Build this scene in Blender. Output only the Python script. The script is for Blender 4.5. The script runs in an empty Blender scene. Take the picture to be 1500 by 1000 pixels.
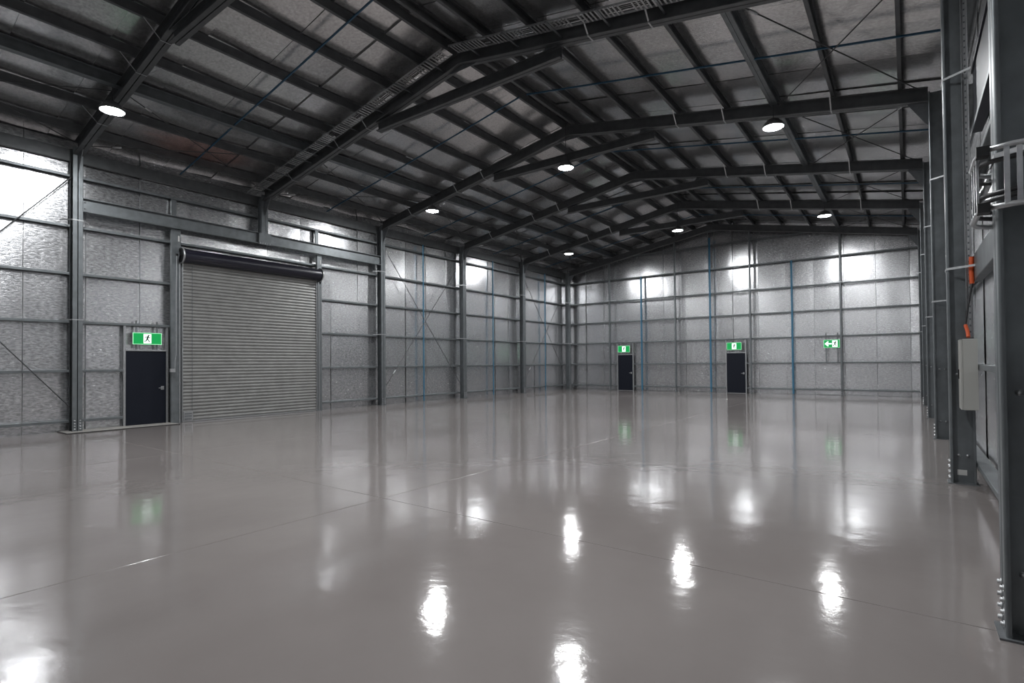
import bpy, math, random
from mathutils import Vector, Matrix

# ------------------------------------------------------------------ camera, world, exposure
sc = bpy.context.scene
COL = sc.collection
R = random.Random(7)

CAM = Vector((16.663, -4.2865, 1.6166))
yaw, pitch, roll = .6367, .0151, -.0087
fw = Vector((-math.sin(yaw) * math.cos(pitch), math.cos(yaw) * math.cos(pitch), math.sin(pitch)))
rt = Vector((math.cos(yaw), math.sin(yaw), 0))
up = rt.cross(fw)
rt2 = rt * math.cos(roll) + up * math.sin(roll)
up2 = rt2.cross(fw)
cd = bpy.data.cameras.new('camera')
cam = bpy.data.objects.new('camera', cd)
COL.objects.link(cam)
mw = Matrix.Identity(4)
for i in range(3):
    mw[i][0], mw[i][1], mw[i][2], mw[i][3] = rt2[i], up2[i], -fw[i], CAM[i]
cam.matrix_world = mw
cd.sensor_fit = 'HORIZONTAL'
cd.sensor_width = 36
cd.lens = 783.2696 / 1500 * 36
cd.shift_y = 20.157 / 1500
cd.clip_start = .02
cd.clip_end = 200
sc.camera = cam

wd = bpy.data.worlds.new('world')
sc.world = wd
wd.use_nodes = True
wd.node_tree.nodes['Background'].inputs[0].default_value = (.6, .7, .8, 1)
wd.node_tree.nodes['Background'].inputs[1].default_value = .01
sc.view_settings.view_transform = 'Standard'
sc.view_settings.look = 'None'
sc.view_settings.gamma = 1
sc.view_settings.exposure = 1.15
sc.view_settings.use_curve_mapping = False
LAMP = 270.0          # emission of the high-bay lenses

# ------------------------------------------------------------------ dimensions (metres)
W = 17.095            # inner column face to inner column face
S = 4.855             # bay
FR = list(range(-1, 6))   # frames: -1 stands behind the camera, 5 is the end wall frame
HE = 6.93             # rafter underside at the column
RX = W / 2
K = 1.533 / 8.548     # roof slope
CD = .26              # column depth
RD = .31             # rafter depth
PD = .20              # purlin depth
GD = .15              # girt depth
LEV = [.26, 1.52, 2.76, 3.98, 5.18, 6.46]
Y0, Y1 = -S - .46, 5 * S + .30
XL, XR = -CD - GD - .032, W + CD + GD + .032   # foil planes of the long walls
def under(x):
    return HE + K * (x if x <= RX else W - x)

# ------------------------------------------------------------------ materials
def mat(name, col, metal=0., rough=.5, noise=0., nscale=8., bump=0., bscale=40., stretch=(1, 1, 1), spec=.5, emit=None, estr=0., rnoise=0.):
    m = bpy.data.materials.new(name)
    m.use_nodes = True
    nt = m.node_tree
    b = nt.nodes['Principled BSDF']
    b.inputs['Base Color'].default_value = (*col, 1)
    b.inputs['Metallic'].default_value = metal
    b.inputs['Roughness'].default_value = rough
    b.inputs['Specular IOR Level'].default_value = spec
    tc = nt.nodes.new('ShaderNodeTexCoord')
    mp = nt.nodes.new('ShaderNodeMapping')
    mp.inputs['Scale'].default_value = stretch
    nt.links.new(tc.outputs['Object'], mp.inputs['Vector'])
    if noise > 0 or rnoise > 0:
        n = nt.nodes.new('ShaderNodeTexNoise')
        n.inputs['Scale'].default_value = nscale
        n.inputs['Detail'].default_value = 4
        nt.links.new(mp.outputs['Vector'], n.inputs['Vector'])
        if noise > 0:
            r = nt.nodes.new('ShaderNodeValToRGB')
            r.color_ramp.elements[0].position = .3
            r.color_ramp.elements[1].position = .7
            r.color_ramp.elements[0].color = (*[c * (1 - noise) for c in col], 1)
            r.color_ramp.elements[1].color = (*[min(1, c * (1 + noise)) for c in col], 1)
            nt.links.new(n.outputs['Fac'], r.inputs['Fac'])
            nt.links.new(r.outputs['Color'], b.inputs['Base Color'])
        if rnoise > 0:
            mr = nt.nodes.new('ShaderNodeMapRange')
            mr.inputs['To Min'].default_value = max(.02, rough - rnoise)
            mr.inputs['To Max'].default_value = rough + rnoise
            nt.links.new(n.outputs['Fac'], mr.inputs['Value'])
            nt.links.new(mr.outputs['Result'], b.inputs['Roughness'])
    if bump > 0:
        n2 = nt.nodes.new('ShaderNodeTexNoise')
        n2.inputs['Scale'].default_value = bscale
        n2.inputs['Detail'].default_value = 3
        nt.links.new(mp.outputs['Vector'], n2.inputs['Vector'])
        bp = nt.nodes.new('ShaderNodeBump')
        bp.inputs['Strength'].default_value = 1.0
        bp.inputs['Distance'].default_value = bump
        nt.links.new(n2.outputs['Fac'], bp.inputs['Height'])
        nt.links.new(bp.outputs['Normal'], b.inputs['Normal'])
    if emit:
        b.inputs['Emission Color'].default_value = (*emit, 1)
        b.inputs['Emission Strength'].default_value = estr
    return m

M = {}
M['galv'] = mat('galvanised_steel', (.165, .18, .188), .55, .42, noise=.16, nscale=5, bump=.0006, bscale=30)
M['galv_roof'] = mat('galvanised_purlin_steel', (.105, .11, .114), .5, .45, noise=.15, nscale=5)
M['zinc'] = mat('bright_zinc_steel', (.46, .47, .48), .8, .35, noise=.1, nscale=20)
M['plate'] = mat('dark_plate_steel', (.16, .17, .18), .5, .5, noise=.15, nscale=8)
M['foil'] = mat('wall_foil', (.68, .685, .70), .93, .25, noise=.36, nscale=16, bump=.0032, bscale=16, stretch=(.7, .7, 1.8), rnoise=.05)
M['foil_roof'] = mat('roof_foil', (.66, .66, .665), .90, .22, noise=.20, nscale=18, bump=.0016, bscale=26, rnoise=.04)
def paint_roof_reflection():
    # reddish reflection painted into the roof foil colour near the roller door eave
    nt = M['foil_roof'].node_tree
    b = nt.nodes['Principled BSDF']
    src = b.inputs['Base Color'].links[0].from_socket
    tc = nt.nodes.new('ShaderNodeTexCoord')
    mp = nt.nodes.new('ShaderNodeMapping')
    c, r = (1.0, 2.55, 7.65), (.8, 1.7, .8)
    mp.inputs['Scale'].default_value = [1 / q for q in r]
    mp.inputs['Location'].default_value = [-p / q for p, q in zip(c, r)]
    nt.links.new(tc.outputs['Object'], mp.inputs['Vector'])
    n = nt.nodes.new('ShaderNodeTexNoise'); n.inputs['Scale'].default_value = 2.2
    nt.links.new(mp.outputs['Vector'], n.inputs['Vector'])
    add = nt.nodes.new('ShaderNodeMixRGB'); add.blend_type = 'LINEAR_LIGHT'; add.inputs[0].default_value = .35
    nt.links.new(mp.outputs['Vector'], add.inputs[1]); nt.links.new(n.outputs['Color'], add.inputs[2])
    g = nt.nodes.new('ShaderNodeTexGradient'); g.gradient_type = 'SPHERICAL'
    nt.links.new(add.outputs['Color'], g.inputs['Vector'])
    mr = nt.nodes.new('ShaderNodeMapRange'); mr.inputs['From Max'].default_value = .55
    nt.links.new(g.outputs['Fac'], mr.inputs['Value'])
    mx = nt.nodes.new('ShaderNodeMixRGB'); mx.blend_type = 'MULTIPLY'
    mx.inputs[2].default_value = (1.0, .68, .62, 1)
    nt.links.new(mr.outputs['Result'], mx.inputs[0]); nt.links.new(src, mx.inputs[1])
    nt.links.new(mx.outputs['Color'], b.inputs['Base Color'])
paint_roof_reflection()
M['clad'] = mat('outer_cladding', (.35, .36, .37), .2, .5)
M['concrete'] = mat('bare_concrete', (.27, .26, .245), 0, .7, noise=.2, nscale=7, bump=.002, bscale=25)
M['navy'] = mat('navy_door_paint', (.006, .008, .015), 0, .6, bump=.0004, bscale=60, spec=.22)
M['drum'] = mat('navy_coated_sheet', (.012, .012, .022), .1, .35)
M['curtain'] = mat('zincalume_curtain', (.27, .27, .264), .5, .5, noise=.10, nscale=3)
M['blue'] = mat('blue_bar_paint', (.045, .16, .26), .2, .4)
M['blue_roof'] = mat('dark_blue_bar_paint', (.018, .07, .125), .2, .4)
M['rod'] = mat('brace_rod_steel', (.05, .052, .055), .2, .5)
M['black'] = mat('black_plastic', (.012, .012, .013), 0, .45)
M['box'] = mat('grey_enclosure_paint', (.36, .36, .34), 0, .45)
M['orange'] = mat('orange_conduit', (.62, .09, .02), 0, .4)
M['cable'] = mat('dark_cable_sheath', (.03, .03, .032), 0, .4)
M['white'] = mat('white_sticker', (.6, .6, .58), 0, .6)
M['lampbody'] = mat('lamp_housing', (.10, .10, .105), .4, .4)
M['lens'] = mat('lamp_lens', (1, 1, 1), 0, .4, emit=(.975, .99, 1.0), estr=LAMP)
M['green'] = mat('sign_green', (.0, .17, .04), 0, .4, emit=(.0, .30, .06), estr=.36)
M['signwhite'] = mat('sign_white', (.8, .9, .85), 0, .4, emit=(.8, 1.0, .9), estr=.6)
M['signedge'] = mat('sign_edge_green', (.4, .8, .5), 0, .4, emit=(.30, .80, .42), estr=.35)
M['signdark'] = mat('sign_figure', (.005, .03, .015), 0, .5)

def floor_mat():
    m = bpy.data.materials.new('glossy_epoxy')
    m.use_nodes = True
    nt = m.node_tree
    b = nt.nodes['Principled BSDF']
    g = nt.nodes.new('ShaderNodeNewGeometry')
    n = nt.nodes.new('ShaderNodeTexNoise'); n.inputs['Scale'].default_value = .7; n.inputs['Detail'].default_value = 8
    nt.links.new(g.outputs['Position'], n.inputs['Vector'])
    r = nt.nodes.new('ShaderNodeValToRGB')
    r.color_ramp.elements[0].position = .3; r.color_ramp.elements[1].position = .7
    r.color_ramp.elements[0].color = (.215, .194, .187, 1)
    r.color_ramp.elements[1].color = (.25, .227, .219, 1)
    nt.links.new(n.outputs['Fac'], r.inputs['Fac'])
    nt.links.new(r.outputs['Color'], b.inputs['Base Color'])
    b.inputs['Roughness'].default_value = .085
    b.inputs['IOR'].default_value = 1.62
    n2 = nt.nodes.new('ShaderNodeTexNoise'); n2.inputs['Scale'].default_value = 2.6; n2.inputs['Detail'].default_value = 3
    n3 = nt.nodes.new('ShaderNodeTexNoise'); n3.inputs['Scale'].default_value = 55; n3.inputs['Detail'].default_value = 2
    nt.links.new(g.outputs['Position'], n2.inputs['Vector'])
    nt.links.new(g.outputs['Position'], n3.inputs['Vector'])
    bp = nt.nodes.new('ShaderNodeBump'); bp.inputs['Distance'].default_value = .0035
    bp2 = nt.nodes.new('ShaderNodeBump'); bp2.inputs['Distance'].default_value = .00022
    nt.links.new(n2.outputs['Fac'], bp.inputs['Height'])
    nt.links.new(n3.outputs['Fac'], bp2.inputs['Height'])
    nt.links.new(bp.outputs['Normal'], bp2.inputs['Normal'])
    nt.links.new(bp2.outputs['Normal'], b.inputs['Normal'])
    return m
M['floor'] = floor_mat()

# ------------------------------------------------------------------ builders
class MB:
    def __init__(self):
        self.v = []; self.f = []; self.smooth = []
    def add(self, vs, fs, smooth=False):
        o = len(self.v)
        self.v += [tuple(p) for p in vs]
        self.f += [tuple(i + o for i in f) for f in fs]
        self.smooth += [smooth] * len(fs)
        return self
    def box(self, x0, x1, y0, y1, z0, z1):
        vs = [(x0, y0, z0), (x1, y0, z0), (x1, y1, z0), (x0, y1, z0), (x0, y0, z1), (x1, y0, z1), (x1, y1, z1), (x0, y1, z1)]
        return self.add(vs, [(0, 3, 2, 1), (4, 5, 6, 7), (0, 1, 5, 4), (1, 2, 6, 5), (2, 3, 7, 6), (3, 0, 4, 7)])
    def prism(self, prof, p0, p1, u, v, caps=True):
        # closed 2D outline swept from p0 to p1
        p0, p1, u, v = Vector(p0), Vector(p1), Vector(u), Vector(v)
        n = len(prof)
        if u.cross(v).dot(p1 - p0) < 0:
            prof = prof[::-1]
        vs = [p0 + u * a + v * b for a, b in prof] + [p1 + u * a + v * b for a, b in prof]
        fs = [(i, (i + 1) % n, n + (i + 1) % n, n + i) for i in range(n)]
        if caps:
            fs += [tuple(range(n - 1, -1, -1)), tuple(range(n, 2 * n))]
        return self.add(vs, fs)
    def tube(self, pts, r, n=8, caps=True):
        pts = [Vector(p) for p in pts]
        vs = []; fs = []
        ref = None
        for i, p in enumerate(pts):
            t = (pts[min(i + 1, len(pts) - 1)] - pts[max(i - 1, 0)]).normalized()
            if ref is None:
                ref = Vector((0, 0, 1)) if abs(t.z) < .9 else Vector((1, 0, 0))
            a = (ref - t * ref.dot(t)).normalized(); b = t.cross(a); ref = a
            rr = r[i] if isinstance(r, (list, tuple)) else r
            vs += [p + a * math.cos(2 * math.pi * k / n) * rr + b * math.sin(2 * math.pi * k / n) * rr for k in range(n)]
        for i in range(len(pts) - 1):
            for k in range(n):
                fs.append((i * n + k, i * n + (k + 1) % n, (i + 1) * n + (k + 1) % n, (i + 1) * n + k))
        self.add(vs, fs, True)
        if caps:
            o = len(pts) - 1
            self.add(vs[:n], [tuple(range(n - 1, -1, -1))]); self.add(vs[o * n:], [tuple(range(n))])
        return self
    def lathe(self, prof, c, n=24, axis='z'):
        # prof: (radius, height)
        vs = []; fs = []
        c = Vector(c)
        for r, h in prof:
            for k in range(n):
                a = 2 * math.pi * k / n
                x, y = math.cos(a) * r, math.sin(a) * r
                vs.append(c + (Vector((x, y, h)) if axis == 'z' else Vector((h, x, y)) if axis == 'x' else Vector((y, h, x))))
        for i in range(len(prof) - 1):
            for k in range(n):
                fs.append((i * n + k, i * n + (k + 1) % n, (i + 1) * n + (k + 1) % n, (i + 1) * n + k))
        return self.add(vs, fs, True)
    def mesh(self, name, m):
        me = bpy.data.meshes.new(name)
        me.from_pydata(self.v, [], self.f)
        me.polygons.foreach_set('use_smooth', self.smooth)
        me.materials.append(M[m])
        me.update()
        return me
    def build(self, name, m, parent=None):
        return link(name, self.mesh(name, m), parent)

def link(name, me, parent=None, loc=None):
    o = bpy.data.objects.new(name, me)
    COL.objects.link(o)
    if parent is not None:
        o.parent = parent
    if loc is not None:
        o.location = loc
    return o

def tag(o, label, cat=None, group=None, kind=None):
    o['label'] = label
    if cat: o['category'] = cat
    if group: o['group'] = group
    if kind: o['kind'] = kind
    return o

def empty(name, loc=(0, 0, 0)):
    o = bpy.data.objects.new(name, None)
    COL.objects.link(o)
    o.location = loc
    o.empty_display_size = .2
    return o

def struct(o, label):
    o['kind'] = 'structure'; o['label'] = label
    return o

def csec(D, F, L=.02, t=.004, r=.008):
    # lipped channel outline, web on v=0, flanges towards +v; u is the depth
    h = D / 2 - t / 2
    path = [(h - L, F - t / 2), (h, F - t / 2), (h, t / 2), (-h, t / 2), (-h, F - t / 2), (-h + L, F - t / 2)]
    if L <= 0:
        path = path[1:-1]
    c = [path[0]]
    for i in range(1, len(path) - 1):
        p, a, b = Vector(path[i]), Vector(path[i - 1]), Vector(path[i + 1])
        d0 = (a - p).normalized(); d1 = (b - p).normalized()
        for k in range(4):
            s = k / 3
            q = (p + d0 * r) * (1 - s) ** 2 + p * 2 * s * (1 - s) + (p + d1 * r) * s ** 2
            c.append((q.x, q.y))
    c.append(path[-1])
    A = []; B = []
    for i, p in enumerate(c):
        a = Vector(c[max(i - 1, 0)]); b = Vector(c[min(i + 1, len(c) - 1)])
        d = (b - a).normalized(); nrm = Vector((-d.y, d.x)) * t / 2
        A.append((p[0] + nrm.x, p[1] + nrm.y)); B.append((p[0] - nrm.x, p[1] - nrm.y))
    return A + B[::-1]

def bolt_mesh():
    mb = MB()
    mb.lathe([(0, .004), (.020, .004), (.020, 0)], (0, 0, 0), 10)
    mb.lathe([(0, .018), (.013, .018), (.013, .004)], (0, 0, 0), 6)
    return mb.mesh('bolt', 'zinc')
BOLT = bolt_mesh()
def bolt(parent, loc, d):
    o = link('bolt', BOLT, parent, loc)
    o.rotation_euler = Vector((0, 0, 1)).rotation_difference(Vector(d)).to_euler()
    return o

ORD = ['first', 'second', 'third', 'fourth', 'fifth', 'sixth', 'seventh']
def fname(n):   # frame counted from the far end wall
    return ORD[5 - n]

# ------------------------------------------------------------------ floor
fl = MB().box(XL - .1, XR + .1, Y0 - .1, Y1 + .12, -.30, -.02).build('floor', 'concrete')
struct(fl, 'glossy taupe-grey epoxy floor of the empty warehouse')
xs = [XL - .05, 5.72, 11.53, XR + .05]
ys = [Y0 - .05, 0.0, 2 * S, 4 * S, Y1 + .08]
g = .003
for i in range(3):
    for j in range(4):
        x0, x1, y0, y1 = xs[i] + g, xs[i + 1] - g, ys[j] + g, ys[j + 1] - g
        c = .004
        vs = []
        for (dx, z) in ((0, -.02), (0, -c), (c, 0)):
            vs += [(x0 + dx, y0 + dx, z), (x1 - dx, y0 + dx, z), (x1 - dx, y1 - dx, z), (x0 + dx, y1 - dx, z)]
        fs = [(8, 9, 10, 11)]
        for l in (0, 4):
            fs += [(l + a, l + (a + 1) % 4, l + 4 + (a + 1) % 4, l + 4 + a) for a in range(4)]
        MB().add(vs, fs).build('floor_slab', 'floor', fl)

# ------------------------------------------------------------------ shell
walls = {}
def gable(name, y0, y1, label):
    # outer cladding of an end wall following the roof line
    a = XL - .05; b = XR + .05; dz = RD + PD + .05
    pr = [(a, -.02), (b, -.02), (b, under(W) + dz), (RX, under(RX) + dz), (a, under(0) + dz)]
    o = MB().prism(pr, (0, y0, 0), (0, y1, 0), (1, 0, 0), (0, 0, 1)).build(name, 'clad')
    walls[name] = struct(o, label)
    return o
walls['wall_left'] = struct(MB().box(XL - .09, XL - .05, Y0 - .05, Y1 + .21, -.02, HE + .46).build('wall_left', 'clad'), 'silver foil-lined warehouse wall with the roller door')
walls['wall_right'] = struct(MB().box(XR + .05, XR + .09, Y0 - .05, Y1 + .21, -.02, HE + .46).build('wall_right', 'clad'), 'silver foil-lined warehouse wall behind the grey electrical box')
gable('wall_back', Y1 + .21, Y1 + .25, 'silver foil-lined gable wall with two dark doors')
gable('wall_front', Y0 - .09, Y0 - .05, 'silver foil-lined gable wall at the near end')
dzr = RD + PD
cl = MB()
for sx in (0, 1):
    e = -.55 if sx == 0 else W + .55
    cl.add([(e, Y0 - .1, under(e) + dzr + .06), (RX, Y0 - .1, under(RX) + dzr + .06), (RX, Y1 + .25, under(RX) + dzr + .06), (e, Y1 + .25, under(e) + dzr + .06),
            (e, Y0 - .1, under(e) + dzr + .09), (RX, Y0 - .1, under(RX) + dzr + .09), (RX, Y1 + .25, under(RX) + dzr + .09), (e, Y1 + .25, under(e) + dzr + .09)],
           [(0, 1, 2, 3), (7, 6, 5, 4), (0, 4, 5, 1), (1, 5, 6, 2), (2, 6, 7, 3), (3, 7, 4, 0)])
ceiling = struct(cl.build('ceiling', 'clad'), 'dark pitched warehouse roof lined with grey foil')

def foil_sheet(name, parent, m, fn, nu, nv, amp, tilt):
    # a wavy grid; fn(u,v,off) gives the point for u,v in 0..1, pushed off along the inward normal
    ph = [R.uniform(0, 6.28) for _ in range(6)]
    ta, tb = R.uniform(-tilt, tilt), R.uniform(-tilt, tilt)
    vs = []; fs = []
    for j in range(nv + 1):
        for i in range(nu + 1):
            u, v = i / nu, j / nv
            o = amp * (math.sin(u * 5 + ph[0]) * math.sin(v * 11 + ph[1]) + .6 * math.sin(u * 9 + ph[2] + v * 5) + .5 * math.sin(v * 23 + ph[3]) + R.uniform(-.5, .5))
            o += ta * (u - .5) + tb * (v - .5)
            vs.append(fn(u, v, max(-.03, min(.026, o))))
    for j in range(nv):
        for i in range(nu):
            a = j * (nu + 1) + i
            fs.append((a, a + 1, a + nu + 2, a + nu + 1))
    mb = MB().add(vs, fs, True)
    return mb.build(name, m, parent)

def split(a, b, w, first=None):
    out = [a]; x = a + (first if first else w)
    while x < b - .25:
        out.append(x); x += w
    return out + [b]

def wall_foil_x(parent, X, sgn, cuts, z1, tilt=.070, gap=.005):
    for a, b in zip(cuts[:-1], cuts[1:]):
        z0 = 0.0
        foil_sheet('foil_sheet', parent, 'foil', lambda u, v, o, a=a, b=b: (X + sgn * o, a + gap + (b - a - 2 * gap) * u, z0 + (z1 - z0) * v), 6, 30, .0030, tilt)
wall_foil_x(walls['wall_left'], XL, 1, split(Y0, Y1 + .15, 1.22, first=Y0 * -1 - .95 - 2.44), HE + .45)
wall_foil_x(walls['wall_right'], XR, -1, split(Y0, Y1 + .15, 1.22), HE + .45, .012, -.012)
def wall_foil_y(parent, Y, sgn, cuts):
    for a, b in zip(cuts[:-1], cuts[1:]):
        parts = [(a, b)] if not (a < RX < b) else [(a, RX), (RX, b)]
        for p, q in parts:
            foil_sheet('foil_sheet', parent, 'foil', lambda u, v, o, p=p, q=q: (p + .005 + (q - p - .01) * u, Y + sgn * o, (under(p + (q - p) * u) + dzr + .03) * v), 6, 30, .0030, .070)
YB = Y1 + .16
wall_foil_y(walls['wall_back'], YB, -1, split(XL, XR, 1.225, first=.873 - XL))
wall_foil_y(walls['wall_front'], Y0, 1, split(XL, XR, 1.225))
for side in (0, 1):
    cuts = split(Y0, Y1 + .15, 1.30, first=.9)
    for a, b in zip(cuts[:-1], cuts[1:]):
        e = -.5 if side == 0 else W + .5
        def fn(u, v, o, a=a, b=b, e=e):
            x = e + (RX - e) * v
            return (x, a + .006 + (b - a - .012) * u, under(x) + dzr + .028 - o)
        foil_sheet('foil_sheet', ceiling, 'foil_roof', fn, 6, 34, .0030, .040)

# ------------------------------------------------------------------ purlins and girts (framing of roof and walls)
PUR = [.14, .925, 2.05, 3.30, 4.51, 5.65, 6.82, 8.04]
pc = csec(PD, .07, .018, .004, .006)
for sgn in (-1, 1):
    for d in PUR:
        x = RX + sgn * d
        z = under(x) + RD + PD / 2
        if d == 5.65:   # boxed pair used as a strut
            mb = MB().prism(csec(PD + .05, .08, .018, .004, .006), (x, Y0 + .05, z - .025), (x, Y1 + .12, z - .025), (0, 0, 1), (1, 0, 0))
            mb.build('purlin', 'galv', ceiling)
            MB().prism(csec(PD + .05, .08, .018, .004, .006), (x - .002, Y0 + .05, z - .025), (x - .002, Y1 + .12, z - .025), (0, 0, 1), (-1, 0, 0)).build('purlin', 'galv', ceiling)
        else:
            MB().prism(pc, (x, Y0 + .05, z), (x, Y1 + .12, z), (0, 0, 1), (sgn, 0, 0)).build('purlin', 'galv_roof', ceiling)
# eave struts
for xx, s in ((-CD - .02, -1), (W + CD + .02, 1)):
    par = walls['wall_left' if s < 0 else 'wall_right']
    MB().prism(csec(.30, .09, .02), (xx, Y0 + .05, HE + .05), (xx, Y1 + .1, HE + .05), (0, 0, 1), (s, 0, 0)).build('eave_strut', 'galv_roof', par)

gc = csec(GD, .065, .016, .003, .006)
def girt_y(par, x, s, y0, y1, z):   # along Y; web horizontal, open downwards
    MB().prism(gc, (x, y0, z + .03), (x, y1, z + .03), (s, 0, 0), (0, 0, -1)).build('girt', 'galv', par)
def girt_x(par, y, s, x0, x1, z):
    MB().prism(gc, (x0, y, z + .03), (x1, y, z + .03), (0, s, 0), (0, 0, -1)).build('girt', 'galv', par)
gx = -CD - GD / 2 - .004
D1 = (1.12, 2.10)        # personnel door in the roller door wall (Y range)
RD0, RD1 = 2.46, 6.80    # roller curtain (Y range)
for n in FR[:-1]:
    ya, yb = n * S + .0, (n + 1) * S - .004
    if n == -1: ya = Y0 + .06
    if n == 4: yb = Y1 + .10
    for i, z in enumerate(LEV):
        L, Rr = walls['wall_left'], walls['wall_right']
        if not (n == 0 and i in (2, 4)): girt_y(Rr, W - gx, -1, ya, yb, z)
        if n == 0:
            if i < 2: girt_y(L, gx, 1, ya, D1[0] - .07, z)
            elif i < 4: girt_y(L, gx, 1, ya, 2.17, z)
            else: girt_y(L, gx, 1, ya, yb, z)
        elif n == 1:
            girt_y(L, gx, 1, 7.03 if i < 4 else ya, yb, z)
        else:
            girt_y(L, gx, 1, ya, yb, z)
MUL = [2.70, 6.60, 10.41, 14.28]
BD = [(3.09, 3.99), (9.17, 10.07)]
gy = 5 * S + .10 + GD / 2 + .045
for z in LEV:
    edges = [-CD] + MUL + [W + CD]
    for k in range(5):
        a, b = edges[k], edges[k + 1] - .004
        if z < 2.0 and k in (1, 2):
            d0, d1 = BD[k - 1]
            for p, q in ((a, d0 - .075), (d1 + .075, b)):
                if q - p > .06: girt_x(walls['wall_back'], gy, -1, p, q, z)
        else:
            girt_x(walls['wall_back'], gy, -1, a, b, z)
    girt_x(walls['wall_front'], Y0 + .10, 1, -CD, W + CD, z)
girt_x(walls['wall_back'], gy, -1, MUL[0], MUL[1] - .004, 7.72)
girt_x(walls['wall_back'], gy, -1, MUL[1], MUL[2] - .004, 7.72)
girt_x(walls['wall_back'], gy, -1, MUL[2], MUL[3] - .004, 7.72)

# ------------------------------------------------------------------ portal frames
FW = .098
colprof = csec(CD, FW, .024, .004, .010)
rafprof = csec(RD, FW, .024, .004, .010)
side_name = {0: 'roller door wall', 1: 'electrical box wall'}
def fly_strap(parent, side, y, z, w=.42):
    # light flat strap tying the inner flange back to the girts
    s = 1 if side == 0 else -1
    X = lambda d: (0 + d) if side == 0 else (W - d)
    pts = [(X(-CD - .01), y - w, z), (X(.006), y - FW - .012, z), (X(.006), y + FW + .012, z), (X(-CD - .01), y + w, z)]
    mb = MB()
    for a, b in zip(pts[:-1], pts[1:]):
        a, b = Vector(a), Vector(b); d = (b - a).normalized(); nrm = d.cross(Vector((0, 0, 1)))
        mb.prism([(-.014, -.002), (.014, -.002), (.014, .002), (-.014, .002)], a, b, (0, 0, 1), nrm)
    mb.build('fly_brace', 'zinc', parent)

def column(n, side):
    y = n * S
    c = empty('steel_column', (0 if side == 0 else W, y, 0))
    ext = 'standing at the near end' if n == -1 else ''
    X = (lambda d: -d) if side == 0 else (lambda d: d)      # outward from the inner face, local
    z0, zt = .012, HE + .20
    stub = (side == 0 and n == 1)
    if stub: z0 = 5.60
    xc = X(CD / 2)
    for s in (-1, 1):
        MB().prism(colprof, (xc, s * .007, z0), (xc, s * .007, zt), (1, 0, 0), (0, s, 0)).build('channel', 'galv', c)
    # knee plate between the two channels
    kp = [(X(CD - .03), HE - .50), (X(.03), HE - .50), (X(-.05), HE - .42), (X(-.34), HE - .015 + K * .34), (X(-.36), HE + .26 + K * .3), (X(CD - .03), HE + .16)]
    MB().prism(kp, (0, -.0055, 0), (0, .0055, 0), (1, 0, 0), (0, 0, 1)).build('knee_plate', 'plate', c)
    if stub:
        # cleat plate lapping the lintel beam
        MB().box(.004, .012, -.20, .20, 5.52, 5.88).build('cleat_plate', 'galv', c)
        for yy in (-.16, -.08, 0, .08, .16):
            bolt(c, (.012, yy, 5.56), (1, 0, 0))
        tag(c, 'short steel stub column hanging down to the lintel beam above the roller door', 'column')
        return c
    bp = MB().box(min(X(-.03), X(CD + .03)), max(X(-.03), X(CD + .03)), -.13, .13, 0, .012).build('base_plate', 'plate', c)
    for z in (.07, .14, .21, .28):
        for yy in (-.055, .055):
            bolt(c, (X(-.001), yy, z), (1 if side == 0 else -1, 0, 0))
    if side == 1:
        for z in (.36, 1.42):
            bolt(c, (X(.09), -.0105, z), (0, -1, 0))
            bolt(c, (X(.18), -.0105, z), (0, -1, 0))
    for z in (2.80, 5.30):
        if side == 0 or n > -1:
            cc = MB()
            s = 1
            xi, xo = X(-.006), X(CD + .01)
            pts = [(xo, -.30, z), (xi, -FW - .012, z), (xi, FW + .012, z), (xo, .30, z)]
            for a, b in zip(pts[:-1], pts[1:]):
                a, b = Vector(a), Vector(b); d = (b - a).normalized(); nrm = d.cross(Vector((0, 0, 1)))
                cc.prism([(-.014, -.002), (.014, -.002), (.014, .002), (-.014, .002)], a, b, (0, 0, 1), nrm)
            cc.build('fly_brace', 'zinc', c)
    near = {5: 'in the corner at the gable doors', 4: 'second from the gable doors', 3: 'third from the gable doors',
            2: 'fourth from the gable doors', 1: 'carrying the grey electrical box', 0: 'sixth from the gable doors', -1: 'in the near end corner'}[n]
    if side == 0 and n == 0: near = 'next to the dark door'
    if side == 0 and n == 2: near = 'right after the roller door lintel'
    if side == 1 and n == 0: near = 'wrapped by the cable ladder'
    tag(c, 'galvanised double channel column, %s, %s' % (side_name[side], near), 'column', 'portal frame columns')
    return c

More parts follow.
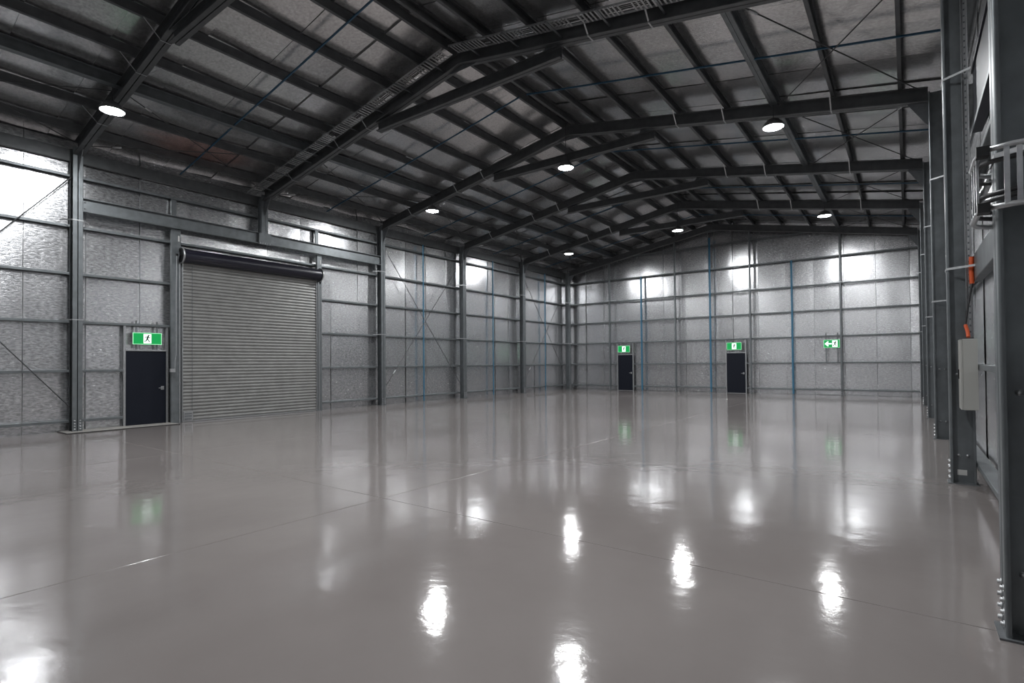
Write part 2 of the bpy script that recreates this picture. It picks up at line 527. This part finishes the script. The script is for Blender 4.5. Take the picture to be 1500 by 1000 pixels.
def rafter(n, side):
    y = n * S
    s = 1 if side == 0 else -1
    xe = 0 if side == 0 else W
    c = empty('roof_rafter', (xe, y, HE))
    L = RX - .004
    p0 = Vector((s * .004, 0, RD / 2)); p1 = Vector((s * L, 0, K * L + RD / 2))
    for q in (-1, 1):
        MB().prism(rafprof, p0 + Vector((0, q * .007, 0)), p1 + Vector((0, q * .007, 0)), (0, 0, 1), (0, q, 0)).build('channel', 'galv_roof', c)
    if n not in (-1, 5):
        for d in (3.30, 4.51, 6.82):
            xl = RX - d
            zb = K * xl
            mb = MB()
            pts = [(s * xl, -FW - .28, zb + RD - .01), (s * xl, -FW - .008, zb + .02), (s * xl, -FW - .004, zb - .006), (s * xl, FW + .004, zb - .006), (s * xl, FW + .008, zb + .02), (s * xl, FW + .28, zb + RD - .01)]
            for a, b in zip(pts[:-1], pts[1:]):
                a, b = Vector(a), Vector(b); dd = (b - a).normalized(); nrm = dd.cross(Vector((1, 0, 0)))
                mb.prism([(-.014, -.002), (.014, -.002), (.014, .002), (-.014, .002)], a, b, (1, 0, 0), nrm)
            mb.build('fly_brace', 'zinc', c)
    if side == 0:   # apex plate between the channels
        ax = RX
        ap = [(ax - .55, K * (RX - .55) + .03), (ax - .28, K * RX - .10), (ax + .28, K * RX - .10), (ax + .55, K * (RX - .55) + .03), (ax + .5, K * (RX - .5) + RD - .04), (ax, K * RX + RD - .03), (ax - .5, K * (RX - .5) + RD - .04)]
        MB().prism(ap, (0, -.0055, 0), (0, .0055, 0), (1, 0, 0), (0, 0, 1)).build('apex_plate', 'plate', c)
    extra = ' beside the long cable tray' if n == 1 else ''
    where = 'over the gable wall with doors' if n == 5 else 'of the near end frame' if n == -1 else {4: 'second frame from the gable doors', 3: 'third frame from the gable doors', 2: 'frame with the middle lamps', 1: 'frame carrying the cable tray', 0: 'frame just before the dark door'}[n]
    tag(c, 'dark steel rafter, %s side, %s' % ('roller door' if side == 0 else 'electrical box', where), 'rafter', 'portal frame rafters')
    return c

def collar(n):
    y = n * S
    c = empty('collar_tie', (RX - .12, y, 7.695))
    h = .24
    pr = csec(h, .085, .022, .004, .009)
    for q in (-1, 1):
        MB().prism(pr, (-2.80, q * .007, h / 2), (2.78, q * .007, h / 2), (0, 0, 1), (0, q, 0)).build('channel', 'galv_roof', c)
    for e in (-1, 1):
        MB().prism([(e * 2.30, .03), (e * 2.70, .04), (e * 2.74, .26), (e * 2.40, .36), (e * 2.3, .21)], (0, -.0055, 0), (0, .0055, 0), (1, 0, 0), (0, 0, 1)).build('end_plate', 'plate', c)
    tag(c, 'level steel collar tie under the ridge, %s' % {4: 'behind the farthest ridge lamp', 3: 'second one from the gable wall with doors', 2: 'behind the middle ridge lamp', 1: 'next to the long cable tray', 0: 'overhead at the near ridge lamp', -1: 'at the near end wall'}[n], 'roof tie', 'collar ties under the ridge')

for n in FR:
    for side in (0, 1):
        column(n, side)
        rafter(n, side)
    if n not in (-1, 5):
        collar(n)

# end wall mullions
mp = csec(.15, .075, .02, .004, .008)
for k, x in enumerate(MUL):
    zt = under(x) - .01
    c = empty('end_wall_mullion', (x, 5 * S, 0))
    MB().prism(mp, (0, .045, .01), (0, .045, zt), (0, 1, 0), (-1, 0, 0)).build('channel', 'galv', c)
    MB().box(-.11, .05, -.06, .14, 0, .01).build('base_plate', 'plate', c)
    bolt(c, (-.04, -.031, .08), (0, -1, 0)); bolt(c, (-.04, -.031, .16), (0, -1, 0))
    mb = MB()
    pts = [(-.42, .12, 5.22), (-.10, -.036, 5.22), (.03, -.036, 5.22), (.34, .12, 5.22)]
    for a, b in zip(pts[:-1], pts[1:]):
        a, b = Vector(a), Vector(b); d = (b - a).normalized(); nrm = d.cross(Vector((0, 0, 1)))
        mb.prism([(-.014, -.002), (.014, -.002), (.014, .002), (-.014, .002)], a, b, (0, 0, 1), nrm)
    mb.build('fly_brace', 'zinc', c)
    tag(c, ['steel channel post on the gable wall beside the door nearest the roller door wall', 'steel channel post midway between the two dark gable wall doors',
            'steel channel post on the gable wall beside the door under the ridge', 'steel channel post on the gable wall beside the arrow exit sign'][k], 'post', 'gable wall posts')

# ------------------------------------------------------------------ bridging bars (blue)
def bar(name, p0, p1, w, label, group, cat='bar', m='blue'):
    p0, p1 = Vector(p0), Vector(p1)
    d = (p1 - p0).normalized()
    a = d.cross(Vector((0, 1, 0))).normalized() if abs(d.y) < .9 else Vector((1, 0, 0))
    b = d.cross(a)
    h = w / 2
    pr = [(-h, -h * .7), (-h * .7, -h), (h * .7, -h), (h, -h * .7), (h, h * .7), (h * .7, h), (-h * .7, h), (-h, h * .7)]
    o = MB().prism(pr, p0, p1, a, b).build(name, m)
    return tag(o, label, cat, group)
bay = ['fifth', 'fourth', 'third', 'second', 'first']
for n in range(-1, 5):
    y = (n + .5) * S
    bl = 'near end bay' if n == -1 else '%s bay from the gable doors' % ORD[4 - n]
    for side in (0, 1):
        xe = -.2 if side == 0 else W + .2
        xr = RX - .12 if side == 0 else RX + .12
        zo = RD - .022
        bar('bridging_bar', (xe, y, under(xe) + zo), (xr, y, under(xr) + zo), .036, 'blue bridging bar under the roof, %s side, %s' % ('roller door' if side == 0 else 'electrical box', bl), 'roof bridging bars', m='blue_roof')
for n, where in ((2, 'just past the roller door'), (3, 'middle of the three there'), (4, 'nearest the gable wall')):
    y = (n + .5) * S - .03
    bar('bridging_bar', (-CD + .03, y, .02), (-CD + .03, y, HE - .12), .05, 'blue vertical bridging bar on the roller door wall, %s' % where, 'wall bridging bars')
for x, zt, where in ((4.60, 6.44, 'beside the door nearest the roller door wall'), (8.40, 8.1, 'under the ridge'), (12.24, 6.44, 'between ridge door and arrow exit sign')):
    bar('bridging_bar', (x, 5 * S + .10, .02), (x, 5 * S + .10, zt), .085, 'blue vertical bridging bar on the gable wall %s' % where, 'wall bridging bars')

# ------------------------------------------------------------------ brace rods
def rod(p0, p1, label, group, r=.012):
    p0, p1 = Vector(p0), Vector(p1)
    c = empty('brace_rod', p0)
    d = p1 - p0
    MB().tube([(0, 0, 0), d], r, 8).build('rod', 'rod', c)
    q = d * .12
    t = d.normalized() * .10
    MB().tube([q - t, q - t * .9, q + t * .9, q + t], [r, r * 2.1, r * 2.1, r], 8).build('turnbuckle', 'zinc', c)
    tag(c, label, 'brace rod', group)
for n in (-1, 0, 1, 2, 3, 4):
    ya, yb = n * S + .12, (n + 1) * S - .12
    bl = 'near end bay' if n == -1 else '%s bay from the gable doors' % ORD[4 - n]
    for side in (0, 1):
        f = (lambda d: RX - d) if side == 0 else (lambda d: RX + d)
        z = lambda x: under(x) + RD * .70
        for a, b in ((5.76, 8.40), (8.40, 5.76)):
            rod((f(a), ya, z(f(a)) + (.03 if a < b else 0)), (f(b), yb, z(f(b)) + (.03 if a < b else 0)), 'roof brace rod, %s side, %s, rising toward %s' % ('roller door' if side == 0 else 'electrical box', bl.replace('the ', ''), 'near end' if a < b else 'those doors'), 'roof brace rods, %d %d' % (n, side))
for n, where in ((-1, 'before the dark door column'), (2, 'just past the roller door'), (4, 'nearest the gable wall')):
    ya, yb = n * S + .11, (n + 1) * S - .11
    x = -.17
    rod((x, ya, 6.38), (x, yb, .62), 'brace rod falling toward the gable doors, roller door wall, bay %s' % where, 'wall brace rods %d' % n)
    rod((x + .03, ya, .62), (x + .03, yb, 6.38), 'brace rod climbing toward the gable doors, roller door wall, bay %s' % where, 'wall brace rods %d' % n)

# ------------------------------------------------------------------ lintel beams
def lintel(x, s, y0, y1, z0, z1, label, flange=.09):
    c = empty('lintel_beam', (x, (y0 + y1) / 2, z0))
    h = z1 - z0
    L = (y1 - y0) / 2
    MB().prism(csec(h, flange, .02, .006, .010), (0, -L, h / 2), (0, L, h / 2), (0, 0, 1), (s, 0, 0)).build('channel', 'galv', c)
    for yy in (-L + .06, L - .06):
        for zz in (.1, h - .1):
            bolt(c, (s * .008, yy, zz), (s, 0, 0))
    tag(c, label, 'beam')
lintel(-.10, 1, FW + .006, 2 * S - FW - .004, 5.54, 5.90, 'long steel channel lintel beam spanning above the roller door')
hd = empty('header_panel', (W + CD + .016, S / 2, 4.50))
MB().prism([(0, 0), (.10, 0), (.14, .10), (.14, .72), (.10, .80), (0, .80), (0, .76), (.02, .76), (.02, .04), (0, .04)], (0, -S / 2 + .02, 0), (0, S / 2 - .18, 0), (1, 0, 0), (0, 0, 1)).build('panel', 'drum', hd)
MB().box(-.004, 0, -S / 2 + .02, S / 2 - .18, -.01, .05).build('lower_lip', 'galv', hd)
tag(hd, 'dark deep header panel high on the wall between cable ladder and electrical box columns', 'panel')
lintel(W + CD + .008, 1, .02, S - .02, 2.62, 2.95, 'shallow steel channel rail beside the orange conduit')

# ------------------------------------------------------------------ roller door (door_4)
rd = empty('door_4', (-.16, (RD0 + RD1) / 2, 0))
struct(rd, 'large silver corrugated roller door with navy drum')
hw = (RD1 - RD0) / 2
mb = MB()
pitch_s = .100
NS = 46
H = NS * pitch_s
prof = []
for k in range(NS):
    z = .05 + k * pitch_s
    prof += [(-.004, z), (.016, z + .012), (.021, z + .030), (.021, z + .050), (.016, z + .066), (-.004, z + .078), (-.007, z + .089)]
prof.append((0, .05 + H))
vs = [(x, -hw, z) for x, z in prof] + [(x, hw, z) for x, z in prof]
nn = len(prof)
mb.add(vs, [(i, i + nn, i + nn + 1, i + 1) for i in range(nn - 1)])
cur = mb.build('curtain', 'curtain', rd)
MB().box(-.02, .03, -hw, hw, .006, .05).build('bottom_rail', 'zinc', rd)
for e in (-1, 1):
    MB().prism([(-.05, -.05), (.05, -.05), (.05, -.03), (.024, -.03), (.024, -.043), (-.043, -.043), (-.043, .043), (.024, .043), (.024, .03), (.05, .03), (.05, .05), (-.05, .05)][::1],
               (0, e * (hw + .045), .004), (0, e * (hw + .045), 4.66), (1, 0, 0), (0, 1, 0)).build('guide_rail', 'zinc', rd)
dz, dx, dr = 4.80, .13, .20
drum = MB()
dp = [(0, -hw - .10), (dr, -hw - .10), (dr, -hw - .085)]
drum.lathe([(dr, -hw - .06), (dr + .006, -hw - .02), (dr - .004, -hw + .3), (dr + .004, 0), (dr - .004, hw - .3), (dr + .006, hw + .02), (dr, hw + .06)], (dx, 0, dz), 36, 'y')
drum.build('drum', 'drum', rd)
for e in (-1, 1):
    ew = MB().lathe([(0, -.012), (dr - .05, -.012), (dr - .05, -.02), (dr + .03, -.02), (dr + .035, .0), (dr + .03, .02), (dr - .05, .02), (dr - .05, .012), (0, .012)], (dx, e * (hw + .08), dz), 32, 'y')
    wheel = ew.build('end_wheel', 'black', rd)
    MB().lathe([(dr + .022, -.021), (dr + .040, -.021), (dr + .040, .021), (dr + .022, .021)], (dx, e * (hw + .08), dz), 36, 'y').build('wheel_rim', 'zinc', wheel)
    MB().tube([(dx, e * (hw + .09), dz), (dx, e * (hw + .22), dz)], .03, 12).build('axle', 'black', rd)
    MB().prism([(-.04, -.30), (.06, -.30), (.20, -.05), (.20, .06), (-.04, .10)], (0, e * (hw + .155), dz), (0, e * (hw + .165), dz), (1, 0, 0), (0, 0, 1)).build('axle_bracket', 'plate', rd)
MB().box(.034, .05, -hw + .02, -hw + .27, .05, .32).build('lock_plate', 'zinc', rd)
lk = MB()
for (a, b) in ((.05, .10), (.13, .18), (.21, .25)):
    lk.box(.05, .066, -hw + .05, -hw + .23, a + .02, b + .01)
lk.build('lock_bar', 'plate', rd)
MB().box(.02, .028, -hw + .25, -hw + .262, .3, 4.55).build('pull_strap', 'plate', rd)
# jamb posts either side, channel posts standing floor to lintel
for yc, w, ztop, lbl in ((2.285, .25, 5.53, 'galvanised channel jamb post between the dark door and the roller door'), (6.93, .19, 5.53, 'galvanised channel jamb post on the plain foil side of the roller door')):
    c = empty('jamb_post', (-.13, yc, 0))
    MB().prism(csec(w, .09, .022, .004, .01), (-.0, 0, .01), (0, 0, ztop), (0, 1, 0), (-1, 0, 0)).build('channel', 'galv', c)
    MB().box(-.10, .02, -w / 2 - .01, w / 2 + .01, 0, .01).build('base_plate', 'plate', c)
    MB().box(.0015, .004, w / 2 - .075, w / 2 - .035, 5.20, 5.36).build('white_sticker', 'white', c)
    MB().prism(csec(.14, .06, .016, .004, .006), (-.15, 0, 5.93), (-.15, 0, 6.44), (0, 1, 0), (-1, 0, 0)).build('top_stub', 'galv', c)
    tag(c, lbl, 'post')
# hand chain operator
c = empty('chain_hoist', (-.02, 2.16, 1.45))
MB().box(-.05, .03, -.075, .055, .0, .10).build('gear_case', 'zinc', c)
MB().tube([(0, .05, .1), (0, .055, .3), (-.01, .09, .5), (-.01, .09, 2.4), (.0, .10, 3.3)], .010, 8).build('conduit', 'zinc', c)
tag(c, 'small zinc switch case with a thin conduit beside the roller door', 'switch')

# ------------------------------------------------------------------ personnel doors
def lever(parent, loc, rot):
    h = empty('door_handle'); h.parent = parent; h.location = loc; h.rotation_euler = (0, 0, rot)
    return h
def pdoor(name, w, loc, rot, ztop, label, conduit=False):
    # local: width along +x, room side towards -y
    d = empty(name, loc); d.rotation_euler = (0, 0, rot)
    struct(d, label)
    lf = MB()
    x0, x1, z0, z1, b = .004, w - .004, .012, 2.035, .004
    lf.add([(x0, 0, z0), (x1, 0, z0), (x1, 0, z1), (x0, 0, z1), (x0 + b, -.012, z0 + b), (x1 - b, -.012, z0 + b), (x1 - b, -.012, z1 - b), (x0 + b, -.012, z1 - b),
            (x0, .03, z0), (x1, .03, z0), (x1, .03, z1), (x0, .03, z1)],
           [(4, 5, 6, 7), (0, 1, 5, 4), (1, 2, 6, 5), (2, 3, 7, 6), (3, 0, 4, 7), (0, 8, 9, 1), (1, 9, 10, 2), (2, 10, 11, 3), (3, 11, 8, 0), (8, 11, 10, 9)])
    leaf = lf.build('door_leaf', 'navy', d)
    hd = MB()
    hd.box(w - .13, w - .05, -.016, -.012, .96, 1.06)
    hd.tube([(w - .08, -.014, 1.01), (w - .08, -.06, 1.01), (w - .095, -.066, 1.01), (w - .20, -.066, 1.01)], .011, 8)
    hd.build('door_handle', 'zinc', leaf)
    for xx in (-.058, w):
        MB().prism(csec(.13, .056, .014, .003, .005), (xx + (.056 if xx < 0 else 0), .03, .0), (xx + (.056 if xx < 0 else 0), .03, 2.78), (0, 1, 0), (-1 if xx < 0 else 1, 0, 0)).build('jamb', 'zinc', d)
    MB().box(0, w, -.035, .09, 2.045, 2.085).build('head', 'zinc', d)
    MB().box(-.02, w + .02, -.03, .06, .0, .012).build('threshold', 'zinc', d)
    return d
pdoor('door_1', D1[1] - D1[0], (-.33, D1[0], 0), math.pi / 2, 2.05, 'navy personnel door beside the roller door, under an exit sign')
pdoor('door_2', .90, (BD[0][0], gy - .0, 0), 0, 2.05, 'navy gable wall door nearest the roller door wall, under an exit sign')
pdoor('door_3', .90, (BD[1][0], gy - .0, 0), 0, 2.05, 'navy gable wall door under the ridge, below an exit sign')
kb = empty('door_plinth', (0, .9, 0))
MB().box(-.40, .37, -1.19, 1.29, 0, .02).build('slab', 'concrete', kb)
MB().box(.372, .385, -1.20, 1.29, 0, .022).build('edge_angle', 'black', kb)
MB().box(-.40, .371, -1.203, -1.191, 0, .022).build('edge_angle', 'black', kb)
tag(kb, 'low bare concrete plinth in front of the dark door beside the roller door', 'plinth')

# ------------------------------------------------------------------ exit signs
def stroke(mb, pts, w, y):
    for a, b in zip(pts[:-1], pts[1:]):
        ax, az = a; bx, bz = b
        dx, dz = bx - ax, bz - az; L = math.hypot(dx, dz) or 1
        nx, nz = -dz / L * w / 2, dx / L * w / 2
        ex, ez = dx / L * w * .3, dz / L * w * .3
        q = [(ax - ex + nx, az - ez + nz), (bx + ex + nx, bz + ez + nz), (bx + ex - nx, bz + ez - nz), (ax - ex - nx, az - ez - nz)]
        mb.add([(p[0], y, p[1]) for p in q], [(3, 2, 1, 0)])
def exit_sign(loc, rot, w, h, strap_z, label, arrow=False):
    # local: x along the sign, room towards -y, origin at the bottom centre of the face
    s = empty('exit_sign', loc); s.rotation_euler = (0, 0, rot)
    MB().box(-w / 2, w / 2, 0, .05, 0, h).build('housing', 'box', s)
    b = .013
    fr = MB().box(-w / 2, w / 2, -.008, 0, 0, b).box(-w / 2, w / 2, -.008, 0, h - b, h).box(-w / 2, -w / 2 + b, -.008, 0, b, h - b).box(w / 2 - b, w / 2, -.008, 0, b, h - b)
    fr.build('border', 'signedge', s)
    gp = MB().box(-w / 2 + b, w / 2 - b, -.005, 0, b, h - b).build('green_panel', 'green', s)
    cx = .15 * w if arrow else 0.0
    pw, ph = h * .58, h * .80
    if arrow: cx = w * .20
    MB().box(cx - pw / 2, cx + pw / 2, -.007, -.005, h / 2 - ph / 2, h / 2 + ph / 2).build('white_doorway', 'signwhite', gp)
    m = MB(); y = -.0078
    u = ph
    f = lambda a, c: (cx + a * u, h / 2 + c * u)
    # running figure: head, torso, arms, legs
    hx, hz = f(.10, .33)
    m.add([(hx + .09 * u * math.cos(t * .6283), y, hz + .09 * u * math.sin(t * .6283)) for t in range(10)], [tuple(range(9, -1, -1))])
    stroke(m, [f(.05, .22), f(-.04, -.04)], .16 * u, y)
    stroke(m, [f(.06, .20), f(.17, .08), f(.26, .11)], .08 * u, y)
    stroke(m, [f(.02, .22), f(-.14, .20), f(-.22, .08)], .08 * u, y)
    stroke(m, [f(-.03, -.05), f(.10, -.16), f(.17, -.34)], .10 * u, y)
    stroke(m, [f(-.05, -.04), f(-.10, -.22), f(-.28, -.26)], .10 * u, y)
    # make both sides visible geometry with a little depth by a back copy
    m.build('running_figure', 'signdark', gp)
    if arrow:
        am = MB(); y = -.007
        ax = -w * .22; u = h * .5; z = h / 2
        stroke(am, [(ax + u * .7, z), (ax - u * .45, z)], u * .30, y)
        stroke(am, [(ax - u * .02, z + u * .52), (ax - u * .55, z)], u * .28, y - .0004)
        stroke(am, [(ax - u * .02, z - u * .52), (ax - u * .55, z)], u * .28, y - .0004)
        am.build('arrow', 'signwhite', gp)
    z0, z1 = strap_z
    for e in (-1, 1):
        MB().box(e * w * .36 - .022, e * w * .36 + .022, .05, .056, z0 - loc[2], z1 - loc[2]).build('mounting_strap', 'plate', s)
    tag(s, label, 'exit sign', 'green exit signs')
    return s
exit_sign((-.245, 1.61, 2.225), math.pi / 2, .70, .32, (2.09, 2.87), 'lit green exit sign above the door beside the roller door')
exit_sign((3.51, 5 * S + .09, 2.20), 0, .72, .37, (2.09, 2.83), 'lit green exit sign above the gable door nearest the roller door wall')
exit_sign((9.565, 5 * S + .09, 2.21), 0, .71, .365, (2.09, 2.83), 'lit green exit sign above the gable door under the ridge')
exit_sign((13.86, 5 * S + .07, 2.21), 0, .64, .365, (1.53, 2.90), 'lit green exit sign with a white arrow, on the gable wall without a door below', arrow=True)

# ------------------------------------------------------------------ high-bay lamps
def lamp(loc, drop, label):
    # loc: lens centre
    c = empty('high_bay_lamp', loc)
    MB().lathe([(.0, .19), (.05, .19), (.055, .16), (.13, .15), (.16, .10), (.20, .07), (.235, .02), (.235, -.03), (.226, -.03), (.222, .012), (0, .012)], (0, 0, 0), 28).build('housing', 'lampbody', c)
    MB().lathe([(.221, .010), (.219, -.008), (.19, -.022), (.13, -.034), (.06, -.040), (0, -.041)], (0, 0, 0), 28).build('lens', 'lens', c)
    fins = MB()
    for k in range(16):
        a = 2 * math.pi * k / 16
        d = Vector((math.cos(a), math.sin(a), 0)); t = Vector((-d.y, d.x, 0)) * .003
        p0, p1 = d * .06, d * .165
        vs = [p0 - t, p1 - t, p1 + t, p0 + t]
        fins.add([v + Vector((0, 0, .08)) for v in vs] + [v + Vector((0, 0, .165 if i in (0, 3) else .115)) for i, v in enumerate(vs)], [(0, 1, 5, 4), (1, 2, 6, 5), (2, 3, 7, 6), (3, 0, 4, 7), (4, 5, 6, 7)])
    fins.build('cooling_fins', 'lampbody', c)
    MB().tube([(0, 0, .19), (0, 0, drop)], .010 if drop > .5 else .012, 8).build('suspension', 'rod', c)
    tag(c, label, 'lamp', 'high-bay lamps')
XLm = 2.90
for n in (0, 2, 4):
    y = n * S - .16
    far = {0: 'nearest the dark door row', 2: 'middle row', 4: 'row nearest gable doors'}[n]
    if n == 0: far = 'row farthest from gable doors'
    zl = 7.175
    zs = under(XLm) + RD - .08 - zl
    lamp((XLm, y, zl), zs, 'glowing high-bay lamp, roller door side, %s' % far)
    lamp((W - XLm, y, zl), zs, 'glowing high-bay lamp, electrical box side, %s' % far)
    lamp((RX - .04, y, 7.49), under(RX) + RD - 7.49, 'glowing high-bay lamp hung by cable below the ridge, %s' % far)

# ------------------------------------------------------------------ cable tray along the rafter (frame 1)
tr = empty('cable_tray', (RX, S - .42, under(RX)))
tz = .14
def tray_half(s):
    L0, L1 = .10, 8.55
    def P(d, y, z): return Vector((s * d, y, -K * d + z + tz))
    for yy in (-.15, .15):
        mb = MB().prism([(0, 0), (.042, 0), (.042, .004 * (1 if yy > 0 else -1)), (0, .004 * (1 if yy > 0 else -1))], P(L0, yy, 0), P(L1, yy, 0), (0, 0, 1), (0, 1, 0))
        mb.build('side_rail', 'zinc', tr)
    return P
rung = MB().box(-.017, .017, -.148, .148, 0, .010).mesh('rung', 'zinc')
hang = MB().tube([(0, 0, -.03), (0, 0, .25)], .005, 6).mesh('hanger_rod', 'rod')
brk = MB().box(-.02, .02, -.20, .40, -.022, -.002).mesh('support_bracket', 'plate')
for s in (-1, 1):
    P = tray_half(s)
    k = 0; d = .16
    while d < 8.5:
        if k % 12 not in (10, 11):
            o = link('rung', rung, tr, P(d, 0, 0)); o.rotation_euler = (0, math.atan(K) * s, 0)
        d += .088; k += 1
    d = .55
    while d < 8.5:
        link('support_bracket', brk, tr, P(d, 0, 0))
        link('hanger_rod', hang, tr, P(d, -.17, 0))
        d += 1.06
    cb = MB()
    for j, yy in enumerate((-.06, .0, .05)):
        cb.tube([P(.2 + i * .8 + (0 if i else 0), yy + .012 * math.sin(i * 2 + j), .025 + .004 * j) for i in range(11)], .012, 6)
    cb.build('cables', 'cable', tr)
tag(tr, 'long slotted zinc cable tray hung beside a rafter over the ridge', 'cable tray')

# riser beside the electrical box column
rs = empty('cable_riser', (W + .222, S - .13, 0))
mb = MB()
hz = .05
z = 1.95
MB().box(-.036, -.032, -.02, .02, 1.9, 7.05).build('side_flange', 'zinc', rs)
MB().box(.028, .032, -.02, .02, 1.9, 7.05).build('side_flange', 'zinc', rs)
slat = MB().box(-.032, .028, -.002, .002, 0, .058).mesh('tray_strip', 'zinc')
zz = 1.9
while zz < 7.0:
    link('tray_strip', slat, rs, (0, .018, zz)); zz += .082
MB().box(-.032, -.006, .016, .020, 1.9, 7.05).build('tray_edge', 'zinc', rs)
MB().box(.012, .028, .016, .020, 1.9, 7.05).build('tray_edge', 'zinc', rs)
tag(rs, 'vertical perforated zinc cable tray beside the electrical box column', 'cable tray')
# electrical box
eb = empty('electrical_box', (W + .188, S - .33, .99))
w2, d2, h2 = .07, .20, .88
bx = MB()
bv = .006
for (x0, x1, y0, y1, z0, z1) in ((-w2, w2, -d2, d2, 0, h2),):
    a = [(x0, y0, z0 + bv), (x1, y0, z0 + bv), (x1, y1, z0 + bv), (x0, y1, z0 + bv), (x0, y0, z1 - bv), (x1, y0, z1 - bv), (x1, y1, z1 - bv), (x0, y1, z1 - bv),
         (x0 + bv, y0 + bv, z0), (x1 - bv, y0 + bv, z0), (x1 - bv, y1 - bv, z0), (x0 + bv, y1 - bv, z0), (x0 + bv, y0 + bv, z1), (x1 - bv, y0 + bv, z1), (x1 - bv, y1 - bv, z1), (x0 + bv, y1 - bv, z1)]
    bx.add(a, [(0, 1, 5, 4), (1, 2, 6, 5), (2, 3, 7, 6), (3, 0, 4, 7), (8, 11, 10, 9), (12, 13, 14, 15), (0, 8, 9, 1), (1, 9, 10, 2), (2, 10, 11, 3), (3, 11, 8, 0), (4, 5, 13, 12), (5, 6, 14, 13), (6, 7, 15, 14), (7, 4, 12, 15)])
bx.build('enclosure', 'box', eb)
dl = MB().box(-w2 - .022, -w2 - .002, -d2 + .004, d2 - .004, .006, h2 - .006).build('box_door', 'box', eb)
MB().box(-w2 - .034, -w2 - .022, .06, .10, .38, .50).build('latch', 'black', dl)
tag(eb, 'grey metal electrical box mounted on a column under an orange conduit', 'electrical box')
oc = MB()
pts = []
rr = []
path = [Vector((W + .19, S - .30, 1.898)), Vector((W + .187, S - .26, 1.97)), Vector((W + .17, S - .20, 2.06))]
cdt = empty('orange_conduit', (W + .19, S - .28, 1.87))
def flex(pts, r):
    out = []; rad = []
    for a, b in zip(pts[:-1], pts[1:]):
        n = max(2, int((b - a).length / .008))
        for i in range(n):
            out.append(a.lerp(b, i / n)); rad.append(r * (1.0 if len(out) % 2 else .86))
    return out, rad
base = Vector((W + .19, S - .28, 1.87))
p_, r_ = flex([p - base for p in path], .022)
MB().tube(p_, r_, 10).build('lower_length', 'orange', cdt)
p_, r_ = flex([Vector((W + .245, S - .19, 2.58)) - base, Vector((W + .24, S - .19, 2.75)) - base, Vector((W + .245, S - .19, 2.93)) - base], .028)
MB().tube(p_, r_, 10).build('upper_length', 'orange', cdt)
MB().tube([Vector((W + .17, S - .20, 2.06)) - base, Vector((W + .20, S - .20, 2.3)) - base, Vector((W + .245, S - .19, 2.58)) - base], .012, 8).build('cable', 'cable', cdt)
tag(cdt, 'orange corrugated conduit rising from the grey electrical box', 'conduit')
st = MB().box(W + .07, W + .17, S - .0150, S - .0125, .105, .175).build('white_label', 'white')
tag(st, 'small white label stuck low on the electrical box column', 'label')

# cable ladder wrapped around the near column (frame 0, electrical box side)
ld = empty('cable_ladder', (W, 0, 2.47))
path = [(.42, -.30), (.05, -.30), (-.035, -.27), (-.075, -.20), (-.085, -.10), (-.085, .16), (-.06, .26), (.0, .32), (.30, .32)]
for zz, rr in ((0.0, .016), (.33, .016)):
    MB().tube([(a, b, zz) for a, b in path], rr, 10).build('side_rail', 'zinc', ld)
rg = MB().box(-.012, .012, -.006, .006, .0, .33).mesh('rung', 'zinc')
for k in range(8):
    link('rung', rg, ld, (.39 - k * .052, -.30, 0))
for b in (-.14, -.02, .10):
    o = link('rung', rg, ld, (-.085, b, 0)); o.rotation_euler = (0, 0, math.pi / 2)
for j, zz in enumerate((.05, .085, .27)):
    MB().tube([(a * .985 + .012, b * .93, zz + .006 * math.sin(i * 1.7 + j)) for i, (a, b) in enumerate(path)], .014, 8).build('cable', 'cable', ld)
for zz in (-.05, .27):
    MB().box(-.10, -.045, -.30, -.23, zz + .02, zz + .075).build('corner_clamp', 'black', ld)
tag(ld, 'cable ladder with dark cables wrapped around the near column on the electrical box wall', 'cable ladder')
